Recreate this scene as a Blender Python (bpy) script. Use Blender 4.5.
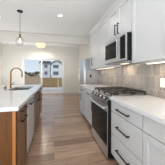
import bpy, bmesh, math, random
from mathutils import Vector, Matrix
random.seed(7)
for o in list(bpy.data.objects): bpy.data.objects.remove(o)
SC = bpy.context.scene
COL = SC.collection
PI = math.pi

# ------------------------------------------------------------------ camera
F_PX = 121.5
YAW = math.radians(13.2)
cd = bpy.data.cameras.new('camera'); cam = bpy.data.objects.new('camera', cd); COL.objects.link(cam)
cam.location = (0, 0, 1.25); cam.rotation_euler = (PI/2, 0, -YAW)
cd.sensor_width = 36; cd.sensor_fit = 'HORIZONTAL'; cd.lens = 36*F_PX/165
cd.shift_y = -8.5/165; cd.clip_start = .02; cd.clip_end = 500
SC.camera = cam

# ------------------------------------------------------------------ world
SC.view_settings.view_transform = 'Standard'; SC.view_settings.look = 'None'
SC.view_settings.exposure = 0.0; SC.view_settings.gamma = 1; SC.view_settings.use_curve_mapping = False
w = bpy.data.worlds.new('world'); SC.world = w; w.use_nodes = True
nt = w.node_tree; bg = nt.nodes['Background']
tc = nt.nodes.new('ShaderNodeTexCoord'); sx = nt.nodes.new('ShaderNodeSeparateXYZ'); rp = nt.nodes.new('ShaderNodeValToRGB')
nt.links.new(tc.outputs['Generated'], sx.inputs[0]); nt.links.new(sx.outputs['Z'], rp.inputs[0]); nt.links.new(rp.outputs[0], bg.inputs[0])
rp.color_ramp.elements[0].position = 0.0; rp.color_ramp.elements[0].color = (.74, .83, .91, 1)
rp.color_ramp.elements[1].position = .55; rp.color_ramp.elements[1].color = (.55, .70, .90, 1)
e = rp.color_ramp.elements.new(.12); e.color = (.62, .75, .88, 1)
bg.inputs[1].default_value = 1.0

LEFT_WALL = -2.93
def area_light(name, loc, size, power, color=(1, 1, 1), rot=(0, 0, 0), shape='DISK', size_y=None, spread=PI):
    l = bpy.data.lights.new(name, 'AREA'); l.energy = power; l.color = color; l.shape = shape; l.size = size; l.spread = spread
    if size_y: l.size_y = size_y
    o = bpy.data.objects.new(name, l); o.location = loc; o.rotation_euler = rot; COL.objects.link(o); return o
# added fill lights standing in for daylight: behind camera, at left, in dining area
area_light('added_fill_light', (-1.2, -2.2, .8), 5.4, 420, (.90, .96, 1), (math.radians(158), 0, 0), 'RECTANGLE', 1.6)
area_light('added_fill_light', (-5.4, 2.0, .8), 6.0, 30, (.90, .96, 1), (math.radians(152), 0, math.radians(-90)), 'RECTANGLE', 1.8)
area_light('added_fill_light', (-1.65, 6.6, .35), 1.4, 40, (.92, .97, 1), (math.radians(180), 0, 0), 'RECTANGLE', 1.0)  # added uplight low in the dining area, hidden behind the island
sun_data = bpy.data.lights.new('sun', 'SUN'); sun_data.energy = 1.6; sun_data.angle = .05; sun_data.color = (1, .95, .88)
sun = bpy.data.objects.new('sun', sun_data); COL.objects.link(sun); sun.rotation_euler = (math.radians(38), 0, math.radians(12))
CAN_POWER = 6

# ------------------------------------------------------------------ materials
def mat(name, rgb, rough=.5, metal=0, noise=0, nscale=8, bump=0, spec=.5, stretch=(1, 1, 1), emit=0, coat=0):
    m = bpy.data.materials.new(name); m.use_nodes = True; t = m.node_tree; b = t.nodes['Principled BSDF']
    c = tuple(((v/255+.055)/1.055)**2.4 if v > 10 else v/255/12.92 for v in rgb)
    b.inputs['Base Color'].default_value = (*c, 1); b.inputs['Roughness'].default_value = rough
    b.inputs['Metallic'].default_value = metal; b.inputs['Specular IOR Level'].default_value = spec
    if coat: b.inputs['Coat Weight'].default_value = coat
    if emit:
        b.inputs['Emission Color'].default_value = (*c, 1); b.inputs['Emission Strength'].default_value = emit
    if noise or bump:
        co = t.nodes.new('ShaderNodeTexCoord'); mp = t.nodes.new('ShaderNodeMapping'); n = t.nodes.new('ShaderNodeTexNoise')
        mp.inputs['Scale'].default_value = stretch; n.inputs['Scale'].default_value = nscale; n.inputs['Detail'].default_value = 5
        t.links.new(co.outputs['Object'], mp.inputs[0]); t.links.new(mp.outputs[0], n.inputs[0])
        if noise:
            r = t.nodes.new('ShaderNodeValToRGB'); t.links.new(n.outputs['Fac'], r.inputs[0])
            r.color_ramp.elements[0].position = .3; r.color_ramp.elements[1].position = .7
            r.color_ramp.elements[0].color = (*[v*(1-noise) for v in c], 1); r.color_ramp.elements[1].color = (*[min(1, v*(1+noise)) for v in c], 1)
            t.links.new(r.outputs[0], b.inputs['Base Color'])
        if bump:
            bp = t.nodes.new('ShaderNodeBump'); bp.inputs['Strength'].default_value = bump; bp.inputs['Distance'].default_value = .01
            t.links.new(n.outputs['Fac'], bp.inputs['Height']); t.links.new(bp.outputs[0], b.inputs['Normal'])
    return m

def lin(rgb): return (*[((v/255+.055)/1.055)**2.4 for v in rgb], 1)

def floor_material():
    m = bpy.data.materials.new('oak_planks'); m.use_nodes = True; t = m.node_tree; b = t.nodes['Principled BSDF']
    co = t.nodes.new('ShaderNodeTexCoord'); br = t.nodes.new('ShaderNodeTexBrick')
    t.links.new(co.outputs['Object'], br.inputs['Vector'])
    br.offset = .37; br.inputs['Scale'].default_value = 1; br.inputs['Brick Width'].default_value = 1.25; br.inputs['Row Height'].default_value = .165
    br.inputs['Mortar Size'].default_value = .0022; br.inputs['Mortar Smooth'].default_value = .2; br.inputs['Bias'].default_value = 0
    br.inputs['Color1'].default_value = lin((180, 150, 127)); br.inputs['Color2'].default_value = lin((136, 108, 88)); br.inputs['Mortar'].default_value = lin((92, 72, 60))
    mp = t.nodes.new('ShaderNodeMapping'); mp.inputs['Scale'].default_value = (1.6, 16, 1); n = t.nodes.new('ShaderNodeTexNoise')
    n.inputs['Scale'].default_value = 2.2; n.inputs['Detail'].default_value = 7; n.inputs['Distortion'].default_value = .6
    t.links.new(co.outputs['Object'], mp.inputs[0]); t.links.new(mp.outputs[0], n.inputs[0])
    r = t.nodes.new('ShaderNodeValToRGB'); r.color_ramp.elements[0].position = .32; r.color_ramp.elements[1].position = .68
    r.color_ramp.elements[0].color = (.62, .57, .53, 1); r.color_ramp.elements[1].color = (1.0, 1.0, 1.0, 1)
    t.links.new(n.outputs['Fac'], r.inputs[0])
    mx = t.nodes.new('ShaderNodeMix'); mx.data_type = 'RGBA'; mx.blend_type = 'MULTIPLY'; mx.inputs['Factor'].default_value = .85
    t.links.new(br.outputs['Color'], mx.inputs['A']); t.links.new(r.outputs[0], mx.inputs['B']); t.links.new(mx.outputs['Result'], b.inputs['Base Color'])
    b.inputs['Roughness'].default_value = .22; b.inputs['Specular IOR Level'].default_value = .65
    return m

def island_random_material(name, rgb_a, rgb_b, rough):
    m = bpy.data.materials.new(name); m.use_nodes = True; t = m.node_tree; b = t.nodes['Principled BSDF']
    g = t.nodes.new('ShaderNodeNewGeometry'); r = t.nodes.new('ShaderNodeValToRGB')
    r.color_ramp.elements[0].color = lin(rgb_a); r.color_ramp.elements[1].color = lin(rgb_b)
    t.links.new(g.outputs['Random Per Island'], r.inputs[0]); t.links.new(r.outputs[0], b.inputs['Base Color'])
    b.inputs['Roughness'].default_value = rough
    return m

def glass_material(name, tint=(1, 1, 1), refl=.5):
    m = bpy.data.materials.new(name); m.use_nodes = True; t = m.node_tree; t.nodes.remove(t.nodes['Principled BSDF'])
    tr = t.nodes.new('ShaderNodeBsdfTransparent'); tr.inputs[0].default_value = (*tint, 1)
    gl = t.nodes.new('ShaderNodeBsdfGlossy'); gl.inputs['Roughness'].default_value = .02
    lw = t.nodes.new('ShaderNodeLayerWeight'); lw.inputs['Blend'].default_value = .12; fr = t.nodes.new('ShaderNodeMath'); fr.operation = 'MULTIPLY'; fr.inputs[1].default_value = refl
    t.links.new(lw.outputs['Facing'], fr.inputs[0])
    mx = t.nodes.new('ShaderNodeMixShader'); t.links.new(fr.outputs[0], mx.inputs[0]); t.links.new(tr.outputs[0], mx.inputs[1]); t.links.new(gl.outputs[0], mx.inputs[2])
    t.links.new(mx.outputs[0], t.nodes['Material Output'].inputs[0])
    return m

M = dict(
    wall=mat('greige_wall_paint', (214, 210, 202), .75, noise=.02, nscale=30),
    ceil=mat('ceiling_paint', (238, 238, 238), .85, noise=.015, nscale=20),
    trim=mat('white_trim_paint', (216, 215, 212), .4, noise=.01),
    cab=mat('white_cabinet_paint', (184, 184, 184), .35, noise=.012, nscale=5),
    carcass=mat('cabinet_side_paint', (190, 190, 190), .45, noise=.012),
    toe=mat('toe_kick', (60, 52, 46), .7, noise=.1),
    quartz=mat('white_quartz', (196, 196, 197), .16, noise=.02, nscale=6),
    black=mat('black_metal', (22, 22, 23), .38, .6, noise=.1),
    blackplastic=mat('black_enamel', (16, 16, 17), .45, noise=.1, spec=.25),
    iron=mat('cast_iron', (26, 25, 25), .6, noise=.2, nscale=60, bump=.2),
    glassblack=mat('black_glass', (5, 5, 6), .12, noise=.05, spec=.1),
    steel=mat('brushed_steel', (188, 188, 190), .28, .95, noise=.06, nscale=20, stretch=(1, 1, 40)),
    steeldark=mat('dark_brushed_steel', (128, 128, 130), .3, .95, noise=.06, nscale=20, stretch=(1, 1, 40)),
    steelpale=mat('pale_brushed_steel', (206, 208, 214), .3, .5, noise=.05, nscale=20, stretch=(1, 1, 40)),
    steelgrey=mat('grey_appliance_side', (150, 150, 152), .45, .3, noise=.04),
    gold=mat('brushed_gold', (126, 82, 42), .32, .9, noise=.05, nscale=30),
    brass=mat('aged_brass', (134, 104, 52), .3, .9, noise=.05, nscale=30),
    walnut=mat('walnut_veneer', (88, 54, 24), .5, noise=.16, nscale=6, stretch=(9, 9, .7), spec=.2),
    walnutlit=mat('walnut_front_lit', (112, 78, 52), .3, noise=.16, nscale=6, stretch=(9, 9, .7), spec=.5),  # walnut copy, lightened for the light the aisle fronts catch
    honey=mat('light_brown_stile', (150, 96, 50), .45, noise=.12, nscale=6, stretch=(9, 9, .7), spec=.3),
    plate=mat('white_plastic', (236, 234, 230), .35, noise=.01),
    grout=mat('grout', (214, 209, 203), .8, noise=.05, nscale=50),
    lampglow=mat('lamp_diffuser', (255, 250, 240), .5, emit=3, noise=0.001),
    warmglow=mat('warm_diffuser', (255, 236, 205), .5, emit=2.2, noise=0.001),
    shade=mat('cream_fabric_shade', (245, 226, 190), .8, emit=.55, noise=.05, nscale=40),
    dirt=mat('dry_dirt', (158, 132, 100), .95, noise=.22, nscale=.35),
    concrete=mat('patio_concrete', (196, 190, 184), .9, noise=.06, nscale=6),
    fence=mat('weathered_fence_wood', (150, 126, 88), .85, noise=.25, nscale=3, stretch=(1, 1, 14)),
    post=mat('pale_wood', (190, 172, 138), .8, noise=.12, nscale=8),
    siding=mat('pale_grey_siding', (214, 220, 226), .8, noise=.04, nscale=2),
    sidingw=mat('white_siding', (226, 230, 234), .8, noise=.03, nscale=2),
    roof=mat('dark_shingles', (74, 76, 82), .9, noise=.2, nscale=4),
    pane=mat('dark_window_pane', (92, 104, 118), .15, noise=.1),
    leaf=mat('dry_foliage', (104, 98, 72), .9, noise=.35, nscale=1.2, bump=.5),
    bark=mat('bark', (84, 66, 50), .9, noise=.2),
    carpaint=mat('dark_car_paint', (52, 50, 50), .25, noise=.06, coat=.6),
    tyre=mat('tyre_rubber', (28, 28, 28), .8, noise=.1),
    red=mat('red_lens', (150, 30, 24), .3, noise=.1),
    glass=glass_material('window_glass', refl=.12), clear=glass_material('clear_glass', (.97, .97, .97)),
    floor=floor_material(),
    tile=island_random_material('glazed_picket_tile', (136, 130, 127), (160, 153, 147), .2),
)

# ------------------------------------------------------------------ mesh helpers (world coordinates)
class MB:
    def __init__(s): s.bm = bmesh.new()
    def box(s, x0, x1, y0, y1, z0, z1, bev=0):
        x0, x1 = sorted((x0, x1)); y0, y1 = sorted((y0, y1)); z0, z1 = sorted((z0, z1))
        v = [s.bm.verts.new(p) for p in ((x0,y0,z0),(x1,y0,z0),(x1,y1,z0),(x0,y1,z0),(x0,y0,z1),(x1,y0,z1),(x1,y1,z1),(x0,y1,z1))]
        fs = [s.bm.faces.new([v[i] for i in q]) for q in ((3,2,1,0),(4,5,6,7),(0,1,5,4),(1,2,6,5),(2,3,7,6),(3,0,4,7))]
        if bev:
            es = {e for f in fs for e in f.edges}
            bmesh.ops.bevel(s.bm, geom=list(es), offset=bev, segments=2, profile=.5, affect='EDGES')
        return s
    def prism(s, pts, axis, a, b):
        """extrude a polygon of 2-D points along an axis from a to b"""
        def P(p, t): return {'x': (t, p[0], p[1]), 'y': (p[0], t, p[1]), 'z': (p[0], p[1], t)}[axis]
        va = [s.bm.verts.new(P(p, a)) for p in pts]; vb = [s.bm.verts.new(P(p, b)) for p in pts]; n = len(pts)
        s.bm.faces.new(va[::-1]); s.bm.faces.new(vb)
        for i in range(n): s.bm.faces.new((va[i], va[(i+1) % n], vb[(i+1) % n], vb[i]))
        return s
    def lathe(s, c, prof, axis='z', n=24, cap=True):
        """profile of (radius, height) pairs turned around an axis through c"""
        rings = []
        for r, h in prof:
            ring = []
            for k in range(n):
                a = 2*PI*k/n; u, v = r*math.cos(a), r*math.sin(a)
                p = {'z': (u, v, h), 'x': (h, u, v), 'y': (v, h, u)}[axis]
                ring.append(s.bm.verts.new(Vector(c)+Vector(p)))
            rings.append(ring)
        for A, B in zip(rings, rings[1:]):
            for k in range(n): s.bm.faces.new((A[k], A[(k+1) % n], B[(k+1) % n], B[k]))
        if cap:
            s.bm.faces.new(rings[0][::-1]); s.bm.faces.new(rings[-1])
        return s
    def tube(s, pts, r, n=10, cap=True):
        pts = [Vector(p) for p in pts]; rings = []; up = None
        for i, p in enumerate(pts):
            d = (pts[min(i+1, len(pts)-1)]-pts[max(i-1, 0)]).normalized()
            if up is None: up = Vector((0, 0, 1)) if abs(d.z) < .9 else Vector((0, 1, 0))
            a = d.cross(up).normalized(); b = a.cross(d).normalized(); up = b
            rr = r[i] if isinstance(r, (list, tuple)) else r
            rings.append([s.bm.verts.new(p+a*rr*math.cos(2*PI*k/n)+b*rr*math.sin(2*PI*k/n)) for k in range(n)])
        for A, B in zip(rings, rings[1:]):
            for k in range(n): s.bm.faces.new((A[k], A[(k+1) % n], B[(k+1) % n], B[k]))
        if cap:
            s.bm.faces.new(rings[0][::-1]); s.bm.faces.new(rings[-1])
        return s
    def blob(s, c, r, seed=0, sub=3, sq=(1, 1, 1), rough=.25):
        rnd = random.Random(seed); g = bmesh.ops.create_icosphere(s.bm, subdivisions=sub, radius=1)
        ph = [rnd.uniform(0, 6) for _ in range(6)]
        for v in g['verts']:
            p = v.co.copy()
            k = 1+rough*(math.sin(p.x*5+ph[0])*math.sin(p.y*5+ph[1])+.5*math.sin(p.z*9+ph[2])*math.sin(p.x*11+ph[3]))+rnd.uniform(-.08, .08)
            v.co = Vector((p.x*sq[0]*r*k, p.y*sq[1]*r*k, p.z*sq[2]*r*k))+Vector(c)
        return s
    def build(s, name, m, parent=None, smooth=False):
        bmesh.ops.recalc_face_normals(s.bm, faces=s.bm.faces)
        off = Vector((0, 0, 0))
        p = parent
        while p is not None: off += p.location; p = p.parent
        if off.length: bmesh.ops.translate(s.bm, verts=s.bm.verts, vec=-off)
        me = bpy.data.meshes.new(name); s.bm.to_mesh(me); s.bm.free(); me.materials.append(m)
        if smooth:
            me.shade_smooth() if hasattr(me, 'shade_smooth') else None
        o = bpy.data.objects.new(name, me); COL.objects.link(o)
        if smooth:
            md = o.modifiers.new('edge_split', 'EDGE_SPLIT'); md.split_angle = math.radians(40)
        if parent: o.parent = parent
        return o

def thing(name, label, cat, loc, group=None):
    o = bpy.data.objects.new(name, None); COL.objects.link(o); o.location = loc; o.empty_display_size = .1
    o['label'] = label; o['category'] = cat
    if group: o['group'] = group
    return o
def tag(o, label, cat, group=None, kind=None):
    o['label'] = label; o['category'] = cat
    if group: o['group'] = group
    if kind: o['kind'] = kind
    return o
def struct(o, label, cat):
    o['kind'] = 'structure'; o['label'] = label; o['category'] = cat
    return o
def copy_thing(root, loc, label):
    r = root.copy(); COL.objects.link(r); r.location = loc; r['label'] = label
    for ch in list(root.children):
        c = ch.copy(); COL.objects.link(c); c.parent = r
        for g in list(ch.children):
            d = g.copy(); COL.objects.link(d); d.parent = c
    return r

# ------------------------------------------------------------------ dimensions
H = 3.03            # ceiling
WX = 1.45           # kitchen wall behind the worktop
RX = 1.61           # wall beyond the fridge and in the dining area
HY = 5.65           # header
BY = 8.0            # back wall with the sliding door
LX = -2.93
DX0, DX1, DZ = -1.86, .61, 2.24

# ------------------------------------------------------------------ setting
struct(MB().box(-6, RX+.2, -3, BY+.12, -.08, 0).build('floor', M['floor']), 'brown wood plank floor', 'floor')
struct(MB().box(-6, RX+.2, -3, BY+.12, H, H+.1).build('ceiling', M['ceil']), 'flat white ceiling', 'ceiling')
struct(MB().box(WX, RX+.2, -3, 3.76, 0, H).box(RX, RX+.2, 3.76, BY+.12, 0, H).build('wall_right', M['wall']), 'wall behind the white cabinets', 'wall')
b = MB().box(LX-.2, DX0, BY, BY+.16, 0, H).box(DX1, RX, BY, BY+.16, 0, H).box(DX0, DX1, BY, BY+.16, DZ, H)
struct(b.build('wall_back', M['wall']), 'greige far wall around the sliding glass door', 'wall')
struct(MB().box(LX-.2, LX, HY+.15, BY, 0, H).build('wall_left', M['wall']), 'side wall of the dining area', 'wall')
struct(MB().box(-6.2, -6, -3, HY+.15, 0, H).build('wall_added_left', M['wall']), 'unseen greige wall added left of the kitchen to cut side light', 'wall')  # unseen wall, added to dim the light on the upper cabinets
struct(MB().box(-6, RX, HY, HY+.15, 2.68, H).build('trim_1', M['wall']), 'dropped header between kitchen and dining area', 'beam')
struct(MB().box(LX, DX0-.09, BY-.016, BY, 0, .13, .003).box(DX1+.09, RX, BY-.016, BY, 0, .13, .003).build('baseboard_back', M['trim']), 'white baseboard on the far wall', 'baseboard')
struct(MB().box(RX-.016, RX, 4.6, BY-.016, 0, .13, .003).build('baseboard_right', M['trim']), 'white baseboard on the right wall', 'baseboard')
struct(MB().box(LX, LX+.016, HY+.15, BY-.016, 0, .13, .003).build('baseboard_left', M['trim']), 'white baseboard on the left wall', 'baseboard')

# sliding glass door in the far wall
dr = thing('door_1', 'white framed two-panel sliding glass door in the far wall', 'door', (0, BY, 0)); dr['kind'] = 'structure'
c = .08
MB().box(DX0-c, DX0, BY-.02, BY-.0005, 0, DZ+c, .003).box(DX1, DX1+c, BY-.02, BY-.0005, 0, DZ+c, .003).box(DX0, DX1, BY-.02, BY-.0005, DZ, DZ+c, .003).build('casing', M['trim'], dr)
MB().box(DX0, DX0+.04, BY, BY+.14, 0, DZ, .003).box(DX1-.04, DX1, BY, BY+.14, 0, DZ, .003).box(DX0+.04, DX1-.04, BY, BY+.14, DZ-.04, DZ, .003).box(DX0+.04, DX1-.04, BY, BY+.14, 0, .05, .003).build('frame', M['trim'], dr)
SXM = -.76
for (a, bb, yy) in ((DX0+.04, SXM+.05, .02), (SXM-.05, DX1-.04, .075)):
    y0, y1 = BY+yy, BY+yy+.045
    p = MB().box(a, a+.065, y0, y1, .05, DZ-.04, .003).box(bb-.065, bb, y0, y1, .05, DZ-.04, .003).box(a+.065, bb-.065, y0, y1, .05, .15, .003).box(a+.065, bb-.065, y0, y1, DZ-.11, DZ-.04, .003).build('sliding_panel', M['trim'], dr)
    MB().box(a+.065, bb-.065, y0+.018, y0+.026, .15, DZ-.11).build('glass', M['glass'], p)
MB().tube([(SXM+.03, BY+.012, .95), (SXM+.03, BY-.03, .97), (SXM+.03, BY-.03, 1.23), (SXM+.03, BY+.012, 1.25)], .009).build('door_handle', M['trim'], dr, True)

# backsplash of picket tiles
g = MB().box(WX-.006, WX, .25, 3.76, .92, 1.42).box(WX-.006, WX, 1.58, 2.41, 1.42, 1.50)
bs = struct(g.build('trim_2', M['grout']), 'tiled backsplash of tall pale picket tiles above the worktop', 'backsplash')
t = MB(); tw, th, tp, gap = .062, .18, .031, .007
row = 0; z = .92-.10
while z < 1.5:
    y = .25+(tw/2 if row % 2 else 0)
    while y < 3.74:
        hw = tw/2-gap/2; hs = th/2-gap/2; hp = tp-gap*.2
        zc = z+th/2
        top = 1.50 if 1.60 < y < 2.39 else 1.40
        poly = [(y-hw, zc-hs), (y, zc-hs-hp), (y+hw, zc-hs), (y+hw, zc+hs), (y, zc+hs+hp), (y-hw, zc+hs)]
        poly = [(max(.25, min(3.755, p[0])), max(.921, min(top, p[1]))) for p in poly]
        q = [p for i, p in enumerate(poly) if p not in poly[:i]]
        zs = [p[1] for p in q]; ys = [p[0] for p in q]
        if len(q) >= 4 and max(zs)-min(zs) > .02 and max(ys)-min(ys) > .03:
            cy, cz = sum(ys)/len(ys), sum(zs)/len(zs)
            A = [t.bm.verts.new((WX-.0055, *p)) for p in q]
            B = [t.bm.verts.new((WX-.0125+random.uniform(-.0012, .0012), cy+(p[0]-cy)*.95, cz+(p[1]-cz)*.985)) for p in q]
            n = len(q); t.bm.faces.new(B)
            for i in range(n): t.bm.faces.new((A[i], A[(i+1) % n], B[(i+1) % n], B[i]))
        y += tw
    z += th+tp; row += 1
t.build('tile_field', M['tile'], bs)

# ------------------------------------------------------------------ outdoors
struct(MB().box(-120, 120, BY+.17, 220, -.4, -.15).build('ground', M['dirt']), 'dry brown dirt ground outdoors', 'ground')
struct(MB().box(-5, 5, BY+.17, 12.1, -.149, -.05, .01).build('patio', M['concrete']), 'pale concrete patio outside the sliding door', 'patio')

fx0, fx1, FY = -1.25, 3.4, 13.3
fn = thing('wooden_fence', 'low weathered brown fence of horizontal boards beyond the patio', 'fence', (fx0, FY, -.15))
for k in range(6):
    z0 = -.08+k*.155
    MB().box(fx0, fx1, FY-.015, FY+.01, z0, z0+.135, .004).build('board', M['fence'], fn)
for k in range(5):
    x = fx0+.05+k*(fx1-fx0-.1)/4
    MB().box(x-.05, x+.05, FY+.011, FY+.1, -.15, .86, .006).build('post', M['fence'], fn)
tag(MB().box(.32, .41, 11.2, 11.29, -.05, .86, .008).prism([(.31, .86), (.42, .86), (.365, .90)], 'y', 11.19, 11.30).build('wooden_post', M['post']), 'pale square wooden post standing on the patio edge', 'post')

def house(name, label, x0, x1, y0, y1, hw, hr, m, wins, garage, gable=True):
    h = thing(name, label, 'house', ((x0+x1)/2, y0, -.15))
    xm = (x0+x1)/2
    r = MB(); ov = .3
    if not gable:
        ym = (y0+y1)/2
        MB().prism([(y0, -.15), (y1, -.15), (y1, hw), (ym, hw+hr), (y0, hw)], 'x', x0, x1).build('wall', m, h)
        r.prism([(y0-.5, hw-.1), (ym, hw+hr+.05), (y1+.5, hw-.1), (y1+.5, hw+.15), (ym, hw+hr+.3), (y0-.5, hw+.15)], 'x', x0-ov, x1+.02)
    else:
        MB().prism([(x0, -.15), (x1, -.15), (x1, hw), (xm, hw+hr*.72), (x0, hw)], 'y', y0, y1).build('wall', m, h)
    for sgn in (-1, 1) if gable else ():
        xe = xm+sgn*((x1-x0)/2+ov); ze = hw-.22
        r.prism([(xm, hw+hr*.72+.02), (xe, ze+.02), (xe, ze+.22), (xm, hw+hr*.72+.24)], 'y', y0-.5, y1+.3)
    r.build('roof', M['roof'], h)
    for (a, bb, z0, z1) in wins:
        f = MB().box(a-.12, bb+.12, y0-.06, y0-.001, z0-.12, z1+.12, .02).build('window', M['sidingw'], h)
        q = MB(); n = max(1, round((bb-a)/.8)); ww = (bb-a)/n
        for i in range(n): q.box(a+i*ww+.03, a+(i+1)*ww-.03, y0-.09, y0-.061, z0, z1)
        q.build('pane', M['pane'], f)
    if garage: MB().box(garage[0], garage[1], y0-.05, y0-.001, -.14, 1.9, .02).build('garage_door', M['sidingw'], h)
    return h
HYY = 47
def hx(px, Y=HYY):
    k = (px-82.5)/F_PX; s, cc = math.sin(YAW), math.cos(YAW)
    return Y*(s+k*cc)/(cc-k*s)
house('house', 'pale grey two storey house seen at the left through the right door panel', hx(39.8, HYY+2), hx(50.3, HYY+2), HYY+2, HYY+12, 5.5, 1.0, M['siding'],
      [(hx(44.3, HYY+2), hx(47.6, HYY+2), 3.7, 4.9), (hx(44.3, HYY+2), hx(47.6, HYY+2), 1.0, 2.3)], None, False)
house('house', 'white two storey house with wide windows nearest the right door jamb', hx(51.6), hx(62.3), HYY, HYY+11, 5.3, 1.7, M['sidingw'],
      [(hx(53.2), hx(58.6), 3.5, 4.7), (hx(53.2), hx(58.6), .9, 2.2)], None)
def tree(px, Y, r, hgt, label, seed):
    x = hx(px, Y); t = thing('tree', label, 'tree', (x, Y, -.15), 'trees along the far edge of the field')
    MB().tube([(x, Y, -.15), (x+.1, Y, hgt*.6)], [.18, .1]).build('trunk', M['bark'], t)
    cb = MB()
    for i in range(4):
        rr = random.Random(seed*10+i)
        cb.blob((x+rr.uniform(-.7, .7)*r, Y+rr.uniform(-.5, .5)*r, hgt-r*.3+rr.uniform(-.25, .25)*r), r*rr.uniform(.55, .75), seed*7+i, 2, (1, 1, .8))
    cb.build('crown', M['leaf'], t)
for i, (px, Y, r, hgt, lab) in enumerate(((25.6, 88, 1.6, 2.4, 'leftmost dark bushy tree on the horizon past the field'), (28.4, 92, 1.5, 1.9, 'low dark tree left of the parked car on the horizon'),
        (35.6, 90, 1.7, 2.0, 'round dark tree right of the parked car on the horizon'), (38.2, 84, 1.7, 2.8, 'taller dark tree beside the middle door stile'))):
    tree(px, Y, r, hgt, lab, i+1)
# parked car, seen from behind
CX, CY = hx(32, 66), 66
car = thing('car', 'dark parked car seen from behind on the dirt field', 'car', (CX, CY, -.15))
MB().prism([(CY, .2), (CY+4.3, .2), (CY+4.4, .55), (CY+3.4, .8), (CY, .85), (CY-.05, .5)], 'x', CX-.9, CX+.9).build('body', M['carpaint'], car)
MB().prism([(CY+.15, .85), (CY+3.0, .83), (CY+2.3, 1.4), (CY+.6, 1.42)], 'x', CX-.78, CX+.78).build('cabin', M['carpaint'], car)
MB().prism([(CY+.17, .93), (CY+.15, .93), (CY+.52, 1.34), (CY+.56, 1.34)], 'x', CX-.66, CX+.66).build('rear_window', M['pane'], car)
for sx_ in (-.8, .8):
    for yy in (CY+.8, CY+3.5):
        MB().lathe((CX+sx_, yy, .17), [(.18, -.11), (.32, -.1), (.32, .1), (.18, .11)], 'x', 18).build('wheel', M['tyre'], car)
    MB().box(CX+sx_-.08, CX+sx_+.08, CY-.06, CY-.01, .6, .75, .01).build('tail_light', M['red'], car)

# ------------------------------------------------------------------ cabinet builders
def slab(y0, y1, z0, z1, xf, d, bev=.002):
    """flat front; xf is the outward face, d the direction into the cabinet"""
    return MB().box(xf, xf+d*.019, y0, y1, z0, z1, bev)
def shaker(y0, y1, z0, z1, xf, d, rail=.058):
    m = MB().box(xf+d*.013, xf+d*.019, y0+rail-.002, y1-rail+.002, z0+rail-.002, z1-rail+.002)
    m.box(xf, xf+d*.019, y0, y0+rail, z0, z1, .0015).box(xf, xf+d*.019, y1-rail, y1, z0, z1, .0015)
    m.box(xf, xf+d*.019, y0+rail, y1-rail, z0, z0+rail, .0015).box(xf, xf+d*.019, y0+rail, y1-rail, z1-rail, z1, .0015)
    return m
def pull(xf, d, y, z, L, vertical, parent, label=None):
    r = .0065; x = xf-d*.032
    m = MB()
    if vertical:
        m.box(x-r, x+r, y-r, y+r, z-L/2, z+L/2, .002)
        for s in (-1, 1): m.box(min(x, xf), max(x, xf), y-r, y+r, z+s*(L/2-.012)-r, z+s*(L/2-.012)+r, .001)
    else:
        m.box(x-r, x+r, y-L/2, y+L/2, z-r, z+r, .002)
        for s in (-1, 1): m.box(min(x, xf), max(x, xf), y+s*(L/2-.012)-r, y+s*(L/2-.012)+r, z-r, z+r, .001)
    return m.build('handle', M['black'], parent)

FX = .795           # face of the base cabinet fronts
def base_cabinet(label, y0, y1, fronts):
    t = thing('base_cabinet', label, 'cabinet', ((FX+WX)/2, (y0+y1)/2, 0), 'white base cabinets along the wall')
    MB().box(FX+.02, WX-.02, y0+.0005, y1-.0005, .115, .879).build('body', M['carcass'], t)
    MB().box(FX+.085, WX-.02, y0+.001, y1-.001, 0, .115).build('toe_kick', M['toe'], t)
    for kind, a, bb, z0, z1, hp in fronts:
        f = (slab if kind == 'drawer' else shaker)(a, bb, z0, z1, FX, 1).build(kind, M['cab'], t)
        if hp: pull(FX, 1, hp[0], hp[1], hp[2], kind == 'door', f)
    return t
R0, R1 = 1.61, 2.37      # range
base_cabinet('white base cabinet with three drawers and black pulls right beside the stove', .965, 1.600, [
    ('drawer', .970, 1.597, .730, .872, (1.285, .795, .26)), ('drawer', .970, 1.597, .425, .722, (1.285, .570, .26)), ('drawer', .970, 1.597, .122, .417, (1.285, .275, .26))])
base_cabinet('white base cabinet with one drawer over a framed door at the right picture edge', .30, .964, [
    ('drawer', .305, .959, .730, .872, (.56, .795, .26)), ('door', .305, .959, .122, .722, (.345, .58, .2))])
base_cabinet('white base cabinet with drawer and door on the far side of the stove', R1+.012, 3.06, [
    ('drawer', R1+.017, 3.055, .730, .872, (2.72, .795, .2)), ('door', R1+.017, 3.055, .122, .722, (R1+.07, .58, .2))])
base_cabinet('white base cabinet with drawer and door next to the refrigerator', 3.061, 3.735, [
    ('drawer', 3.066, 3.73, .730, .872, (3.40, .795, .2)), ('door', 3.066, 3.73, .122, .722, (3.46, .58, .2))])

def worktop(label, y0, y1):
    return tag(MB().box(.772, WX-.013, y0, y1, .880, .92, .004).build('worktop', M['quartz']), label, 'worktop', 'white quartz worktops along the wall')
worktop('white quartz worktop on the near cabinets right of the stove', .28, 1.604)
worktop('short white quartz worktop between stove and refrigerator', R1+.006, 3.745)

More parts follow.
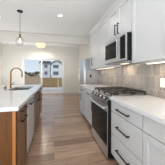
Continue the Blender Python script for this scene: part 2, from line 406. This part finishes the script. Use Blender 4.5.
# upper cabinets
UX = 1.12; UB, UT = 1.41, 2.48
def upper_cabinet(label, y0, y1, z0, doors):
    t = thing('upper_cabinet', label, 'cabinet', ((UX+WX)/2, (y0+y1)/2, z0), 'white wall cabinets')
    MB().box(UX+.02, WX-.0005, y0+.0005, y1-.0005, z0, UT).build('body', M['carcass'], t)
    for a, bb, hy, hz, L in doors:
        f = shaker(a, bb, z0+.004, UT-.004, UX, 1).build('door', M['cab'], t)
        if L: pull(UX, 1, hy, hz, L, True, f)
    cr = MB().prism([(UX+.012, UT-.0), (UX-.028, UT+.075), (UX-.028, UT+.092), (UX+.06, UT+.092), (UX+.06, UT)], 'y', y0+.0005, y1-.0005)
    cr.build('crown_molding', M['cab'], t)
    return t
upper_cabinet('large white wall cabinet over the near worktop at the top right', .36, 1.588, UB, [(.93, 1.582, .965, 1.58, .2), (.365, .924, .89, 1.58, .2)])
upper_cabinet('short white two-door wall cabinet directly above the microwave', 1.589, 2.405, 1.885, [(2.0, 2.40, 2.045, 2.06, .2), (1.594, 1.996, 1.95, 2.06, .2)])
upper_cabinet('white wall cabinet on the far side of the microwave', 2.406, 3.02, UB, [(2.412, 3.012, 2.46, 1.60, .2)])
upper_cabinet('white wall cabinet farthest along the row beside the refrigerator', 3.021, 3.72, UB, [(3.029, 3.715, 3.46, 1.62, .24)])

# under cabinet light bars
def light_bar(label, y0, y1, power):
    t = thing('light_bar', label, 'light', (1.30, (y0+y1)/2, UB-.018), 'warm light bars under the wall cabinets')
    MB().box(1.27, 1.33, y0, y1, UB-.016, UB-.0005, .002).build('housing', M['plate'], t)
    MB().box(1.276, 1.324, y0+.01, y1-.01, UB-.019, UB-.0162).build('diffuser', M['warmglow'], t)
    l = area_light('bar_lamp', (0, 0, -.006), .04, power, (1, .80, .56), (0, 0, 0), 'RECTANGLE', y1-y0-.04)
    l.parent = t
light_bar('warm light bar under the large near wall cabinet', .45, 1.48, 3.2)
light_bar('warm light bar under the far wall cabinets', 2.5, 3.6, 2.4)

# ------------------------------------------------------------------ range
rg = thing('gas_range', 'stainless steel gas range with black oven door between the white cabinets', 'stove', ((.745+1.42)/2, (R0+R1)/2, 0))
XF = .745
MB().box(XF+.045, 1.42, R0+.002, R1-.002, .03, .905, .003).box(XF+.10, 1.40, R0+.03, R1-.03, 0, .03).build('body', M['blackplastic'], rg)
MB().box(XF+.02, 1.425, R0, R1, .906, .926, .003).build('cooktop', M['steel'], rg)
cpn = MB().prism([(XF+.046, .80), (XF-.004, .80), (XF-.004, .845), (XF+.036, .922), (XF+.046, .922)], 'y', R0, R1).build('control_panel', M['blackplastic'], rg)
MB().prism([(XF-.0045, .80), (XF-.012, .80), (XF-.012, .845), (XF+.03, .925), (XF+.0355, .922), (XF-.0045, .845)], 'y', R0+.002, R1-.002).build('face', M['steeldark'], cpn)
for k in range(5):
    y = R0+.09+k*(R1-R0-.18)/4
    n = Vector((-.885, 0, .465)).normalized(); c0 = Vector((XF+.006, y, .885))
    kb = MB().tube([c0-n*.004, c0+n*.010], [.032, .030], 18).build('knob', M['black'], rg, True)
    MB().tube([c0+n*.0105, c0+n*.036, c0+n*.038], [.019, .017, .012], 16).build('cap', M['steel'], kb, True)
dd = MB().box(XF+.009, XF+.044, R0+.004, R1-.004, .20, .793, .003).build('oven_door', M['blackplastic'], rg)
MB().box(XF, XF+.0088, R0+.004, R1-.004, .20, .793, .002).build('face', M['steel'], dd)
MB().box(XF-.003, XF-.0005, R0+.018, R1-.03, .205, .70, .001).build('glass', M['glassblack'], dd)
MB().box(XF-.004, XF-.0005, R0+.006, R1-.006, .703, .79, .001).build('top_band', M['steel'], dd)
hb = MB().tube([(XF-.05, R0+.03, .755), (XF-.05, R1-.03, .755)], .013, 14)
for y in (R0+.06, R1-.06): hb.box(XF-.05, XF-.004, y-.01, y+.01, .745, .765, .003)
hb.build('handle', M['steel'], dd, True)
sdw = MB().box(XF+.009, XF+.044, R0+.004, R1-.004, .035, .193, .003).build('storage_drawer', M['blackplastic'], rg)
MB().box(XF+.001, XF+.0088, R0+.004, R1-.004, .035, .193, .002).build('face', M['steel'], sdw)
gw = (R1-R0-.03)/3
for k in range(3):
    y0 = R0+.015+k*gw+.004; y1 = y0+gw-.008; x0, x1 = XF+.06, 1.40; z0, z1 = .958, .981
    gm = MB(); bw = .016
    for y in (y0, y1-bw): gm.box(x0, x1, y, y+bw, z0, z1, .002)
    for x in (x0, (x0+x1)/2-bw/2, x1-bw): gm.box(x, x+bw, y0+bw, y1-bw, z0, z1, .002)
    for xc in (x0+(x1-x0)*.25, x0+(x1-x0)*.75):
        for a in (0, 2):
            ca, sa = math.cos(a*PI/2+PI/4), math.sin(a*PI/2+PI/4); yc = (y0+y1)/2
            gm.tube([(xc+ca*.03, yc+sa*.03, z1-.006), (xc+ca*.10, yc+sa*.10, z1-.006)], .006, 6)
        gm.box(xc-bw/2, xc+bw/2, y0+bw, y0+bw+.05, z0, z1, .002).box(xc-bw/2, xc+bw/2, y1-bw-.05, y1-bw, z0, z1, .002)
    for x in (x0, x1-bw):
        for y in (y0, y1-bw): gm.box(x, x+bw, y, y+bw, .9265, z0)
    gm.build('grate', M['iron'], rg)
for (ux, k) in ((.25, 0), (.75, 0), (.5, 1), (.25, 2), (.75, 2)):
    yc = R0+.015+k*gw+gw/2; xc = XF+.06+(1.40-XF-.06)*ux
    MB().lathe((xc, yc, .9265), [(.046, 0), (.046, .008), (.034, .009), (.034, .015), (.004, .016)], 'z', 20).build('burner', M['iron'], rg, True)

# ------------------------------------------------------------------ microwave
mw = thing('microwave', 'stainless over-the-range microwave with black window under the short cabinet', 'microwave', ((1.04+WX)/2, 1.985, 1.45))
MX, m0, m1, mz0, mz1 = 1.035, 1.60, 2.39, 1.45, 1.875
MB().box(MX+.022, WX-.014, m0, m1, mz0, mz1, .003).build('body', M['blackplastic'], mw)
md_ = MB().box(MX, MX+.021, 1.775, m1, mz0+.012, mz1, .003).build('door', M['steel'], mw)
MB().box(MX-.003, MX-.0005, 1.84, m1-.045, mz0+.075, mz1-.055, .001).build('window', M['glassblack'], md_)
hm = MB().tube([(MX-.035, 1.805, mz0+.06), (MX-.035, 1.805, mz1-.05)], .011, 12)
for z in (mz0+.08, mz1-.07): hm.box(MX-.035, MX-.0005, 1.797, 1.813, z-.008, z+.008, .002)
hm.build('handle', M['steel'], md_, True)
cp = MB().box(MX, MX+.021, m0, 1.772, mz0+.012, mz1, .003).build('control_panel', M['steel'], mw)
MB().box(MX-.002, MX-.0005, m0+.022, 1.765, mz0+.04, mz1-.03, .001).build('display', M['glassblack'], cp)
MB().box(MX, MX+.30, m0+.01, m1-.01, mz0-.012, mz0-.0005, .002).build('vent_grille', M['steelgrey'], mw)
MB().box(1.22, 1.30, 1.9, 2.1, mz0-.014, mz0-.0125).build('task_light', M['warmglow'], mw)
l = area_light('cooktop_lamp', (0, .0, -.02), .16, 2.2, (1, .82, .60)); l.parent = mw; l.location = (.03, .1, -.02)

# ------------------------------------------------------------------ refrigerator
fr = thing('refrigerator', 'stainless steel refrigerator past the end of the white worktop', 'refrigerator', (1.25, 4.1, 0))
f0, f1 = 3.79, 4.44
MB().box(1.03, RX-.02, f0, f1, .03, 1.75, .006).box(1.06, RX-.05, f0+.03, f1-.03, 0, .03).build('body', M['steelgrey'], fr)
for (z0, z1, nm) in ((.66, 1.76, 'door'), (.06, .65, 'freezer_drawer')):
    d_ = MB().box(.935, 1.022, f0, f1, z0, z1, .01).build(nm, M['steel'], fr)
    hmb = MB()
    if nm == 'door':
        hmb.tube([(.90, f1-.06, .8), (.90, f1-.06, 1.45)], .011)
        for z in (.84, 1.41): hmb.box(.90, .936, f1-.068, f1-.052, z-.01, z+.01)
    else:
        hmb.tube([(.90, f0+.06, .59), (.90, f1-.06, .59)], .011)
        for y in (f0+.1, f1-.1): hmb.box(.90, .936, y-.01, y+.01, .582, .598)
    hmb.build('handle', M['steel'], d_, True)
MB().box(1.13, 1.18, f0-.03, f0-.0005, 1.14, 1.23, .004).build('side_holder', M['black'], fr)

# ------------------------------------------------------------------ island
IX = -.349; IY0, IY1 = 1.335, 4.02; IXB = -1.5
IF = -.375          # face of the island fronts
SK = (-.95, -.53, 2.72, 3.52)   # sink opening
it = MB()
it.box(SK[1], IX, IY0, IY1, .880, .92).box(IXB, SK[0], IY0, IY1, .880, .92).box(SK[0], SK[1], IY0, SK[2], .880, .92).box(SK[0], SK[1], SK[3], IY1, .880, .92)
bmesh.ops.remove_doubles(it.bm, verts=it.bm.verts, dist=1e-5)
tag(it.build('island_worktop', M['quartz']), 'large white quartz worktop with sink cutout on the wooden island', 'worktop')
def island_cabinet(label, y0, y1, fronts, end=None):
    t = thing('island_cabinet', label, 'cabinet', (-.7, (y0+y1)/2, 0), 'walnut cabinets of the kitchen island')
    bt = .60 if y0 < 3.2 < y1 else .879
    if bt < .8:
        MB().box(-1.0, IF-.02, y0+.0005, y1-.0005, .10, .60).box(IF-.035, IF-.02, y0+.0005, y1-.0005, .60, .879).build('body', M['walnut'], t)
    else: MB().box(-1.0, IF-.02, y0+.0005, y1-.0005, .10, .879).build('body', M['walnut'], t)
    MB().box(-1.0, IF-.07, y0+.001, y1-.001, 0, .10).build('toe_kick', M['toe'], t)
    for kind, a, bb, z0, z1, hp in fronts:
        f = (slab if kind == 'drawer' else shaker)(a, bb, z0, z1, IF, -1).build(kind, M['walnutlit'], t)
        if hp: pull(IF, -1, hp[0], hp[1], hp[2], hp[3], f)
    return t
isl = thing('island_paneling', 'plain walnut end and back panels closing the kitchen island', 'panel', (-.9, IY0+.03, 0))
MB().box(IXB+.03, IF, IY0+.025, IY0+.047, 0, .879, .002).build('end_panel', M['walnut'], isl)
MB().box(IF-.034, IF-.004, IY0+.018, IY0+.0245, 0, .879, .001).build('edge_trim', M['honey'], isl)  # lighter brown strip at the corner of the end panel
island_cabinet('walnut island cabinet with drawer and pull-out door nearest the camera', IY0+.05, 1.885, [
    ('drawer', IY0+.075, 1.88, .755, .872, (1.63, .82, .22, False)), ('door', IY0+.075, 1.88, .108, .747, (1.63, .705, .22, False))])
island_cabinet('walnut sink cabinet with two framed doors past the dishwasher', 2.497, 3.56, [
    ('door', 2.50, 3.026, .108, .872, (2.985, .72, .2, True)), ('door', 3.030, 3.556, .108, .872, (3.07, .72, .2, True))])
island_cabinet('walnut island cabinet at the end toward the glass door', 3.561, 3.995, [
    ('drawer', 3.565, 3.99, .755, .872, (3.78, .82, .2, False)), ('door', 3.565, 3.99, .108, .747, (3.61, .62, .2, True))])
MB().box(IXB+.25, -1.002, IY0+.048, 3.995, 0, .879, .002).build('back_panel', M['walnut'], isl)
dw = thing('dishwasher', 'stainless steel dishwasher with black bar handle built into the island', 'dishwasher', (-.68, 2.19, 0))
MB().box(-.98, IF-.022, 1.89, 2.492, .10, .875).build('body', M['steelgrey'], dw)
MB().box(-.98, IF-.06, 1.895, 2.488, 0, .10).build('toe_kick', M['toe'], dw)
d_ = MB().box(IF-.021, IF+.004, 1.904, 2.484, .105, .872, .004).build('door', M['steelpale'], dw)
hmb = MB().tube([(IF+.045, 1.94, .80), (IF+.05, 2.19, .80), (IF+.045, 2.44, .80)], .011)
for y in (1.97, 2.41): hmb.box(IF+.003, IF+.045, y-.009, y+.009, .792, .808, .002)
hmb.build('handle', M['black'], d_, True)

# sink
a0, a1, c0, c1 = SK
s = MB(); tt = .012; zb = .66
s.box(a0-tt, a1+tt, c0-tt, c1+tt, zb-tt, zb).box(a0-tt, a0, c0-tt, c1+tt, zb, .8795).box(a1, a1+tt, c0-tt, c1+tt, zb, .8795).box(a0, a1, c0-tt, c0, zb, .8795).box(a0, a1, c1, c1+tt, zb, .8795)
sk = thing('sink', 'stainless undermount sink sunk in the island worktop', 'sink', ((a0+a1)/2, (c0+c1)/2, zb))
s.build('basin', M['steel'], sk)
MB().lathe(((a0+a1)/2, (c0+c1)/2, zb), [(.045, .0005), (.045, .004), (.03, .003), (.005, .0025)], 'z', 20).build('drain', M['black'], sk, True)

# faucet
FXX, FYY = -1.0, 3.2
fc = thing('faucet', 'tall gold gooseneck faucet standing behind the island sink', 'faucet', (FXX, FYY, .92))
MB().lathe((FXX, FYY, .9202), [(.028, 0), (.028, .006), (.023, .01), (.023, .012)], 'z', 20).build('base', M['gold'], fc, True)
pts = [(FXX, FYY, .932), (FXX, FYY, 1.05), (FXX, FYY, 1.18), (FXX, FYY, 1.27)]; rr = .122
for k in range(1, 13):
    a = PI-k*PI/12; pts.append((FXX+rr+rr*math.cos(a), FYY, 1.27+rr*math.sin(a)))
MB().tube(pts, [.0175]*3+[.0145]*(len(pts)-3), 14).build('spout', M['gold'], fc, True)
xe = FXX+2*rr
MB().tube([(xe, FYY, 1.27), (xe, FYY, 1.26), (xe, FYY, 1.19), (xe, FYY, 1.17)], [.0148, .017, .018, .013], 14).build('spray_head', M['gold'], fc, True)
MB().tube([(FXX+.012, FYY-.01, 1.0), (FXX+.05, FYY-.012, 1.005)], .011, 12).tube([(FXX+.045, FYY-.012, 1.005), (FXX+.085, FYY-.014, 1.06)], [.007, .005], 10).build('lever', M['black'], fc, True)
sx0, sy0 = -1.07, 3.07
sd = thing('air_switch', 'small gold button switch on the island beside the faucet', 'switch', (sx0, sy0, .92))
MB().lathe((sx0, sy0, .9202), [(.024, 0), (.024, .04), (.021, .044), (.004, .045)], 'z', 20).build('collar', M['gold'], sd, True)
MB().lathe((sx0, sy0, .9655), [(.014, 0), (.014, .008), (.002, .009)], 'z', 16).build('button', M['gold'], sd, True)

# ------------------------------------------------------------------ lights
px, py = -.935, 3.745
pd = thing('pendant_light', 'black cord pendant with brass socket and clear globe above the island', 'pendant', (px, py, H))
MB().lathe((px, py, H), [(.075, -.001), (.075, -.022), (.06, -.03), (.01, -.034)], 'z', 28).build('canopy', M['black'], pd, True)
MB().tube([(px, py, H-.033), (px, py, 2.39)], .0045, 8).build('cord', M['black'], pd, True)
MB().lathe((px, py, 0), [(.006, 2.395), (.022, 2.385), (.024, 2.30), (.045, 2.285), (.045, 2.265), (.02, 2.264)], 'z', 24).build('socket', M['brass'], pd, True)
pr = [(.122*math.sin(a), 2.155+.122*math.cos(a)) for a in [math.radians(v) for v in (20, 35, 50, 65, 80, 95, 110, 125, 140, 155, 168, 178)]]
pin = [(r*.975, 2.155+(h-2.155)*.975) for r, h in pr]
MB().lathe((px, py, 0), pr, 'z', 32, cap=False).lathe((px, py, 0), pin, 'z', 32, cap=False).build('globe', M['clear'], pd, True)
MB().lathe((px, py, 0), [(.008, 2.262), (.013, 2.24), (.028, 2.19), (.03, 2.165), (.02, 2.14), (.003, 2.132)], 'z', 18).build('bulb', M['warmglow'], pd, True)

def downlight(label, x, y):
    t = thing('ceiling_light', label, 'light', (x, y, H), 'recessed ceiling lights')
    MB().lathe((x, y, H), [(.085, -.0005), (.085, -.006), (.068, -.008), (.064, -.002)], 'z', 28, cap=False).build('trim_ring', M['trim'], t, True)
    MB().lathe((x, y, H), [(.064, -.0005), (.064, -.0025), (.002, -.003)], 'z', 28).build('diffuser', M['lampglow'], t)
    l = area_light('can_lamp', (0, 0, -.012), .12, CAN_POWER, (1, .97, .93)); l.parent = t
downlight('recessed ceiling light near the middle of the picture', .185, 3.76)
downlight('recessed ceiling light at the left picture edge', -1.68, 4.25)
for x, y in ((.185, 1.5), (-1.68, 1.5)):
    l = area_light('can_lamp', (x, y, H-.012), .12, CAN_POWER, (1, .97, .93))  # lamps added out of view for more light, no fixtures modelled

lx, ly = -.715, 7.2
fl = thing('flush_light', 'cream bowl shaped flush light on the dining area ceiling', 'light', (lx, ly, H))
MB().lathe((lx, ly, H), [(.10, -.001), (.10, -.03)], 'z', 28).build('canopy', M['gold'], fl, True)
MB().lathe((lx, ly, H), [(.20, -.031), (.25, -.045), (.262, -.12), (.25, -.19), (.215, -.245), (.15, -.28), (.01, -.295)], 'z', 36).build('bowl_shade', M['shade'], fl, True)
l = area_light('drum_lamp', (0, 0, -.31), .4, 24, (1, .93, .82)); l.parent = fl

# outlet on the backsplash
ot = thing('wall_outlet', 'white double outlet plate on the tiles above the near worktop', 'outlet', (WX-.014, 1.355, 1.13))
MB().box(WX-.020, WX-.0125, 1.318, 1.392, 1.07, 1.19, .002).build('cover_plate', M['plate'], ot)
for z in (1.105, 1.155):
    s_ = MB().box(WX-.0225, WX-.0202, 1.338, 1.372, z-.017, z+.017, .001).build('socket', M['plate'], ot)
    MB().box(WX-.0235, WX-.0226, 1.346, 1.349, z-.008, z+.008).box(WX-.0235, WX-.0226, 1.361, 1.364, z-.008, z+.008).build('slot', M['black'], s_)
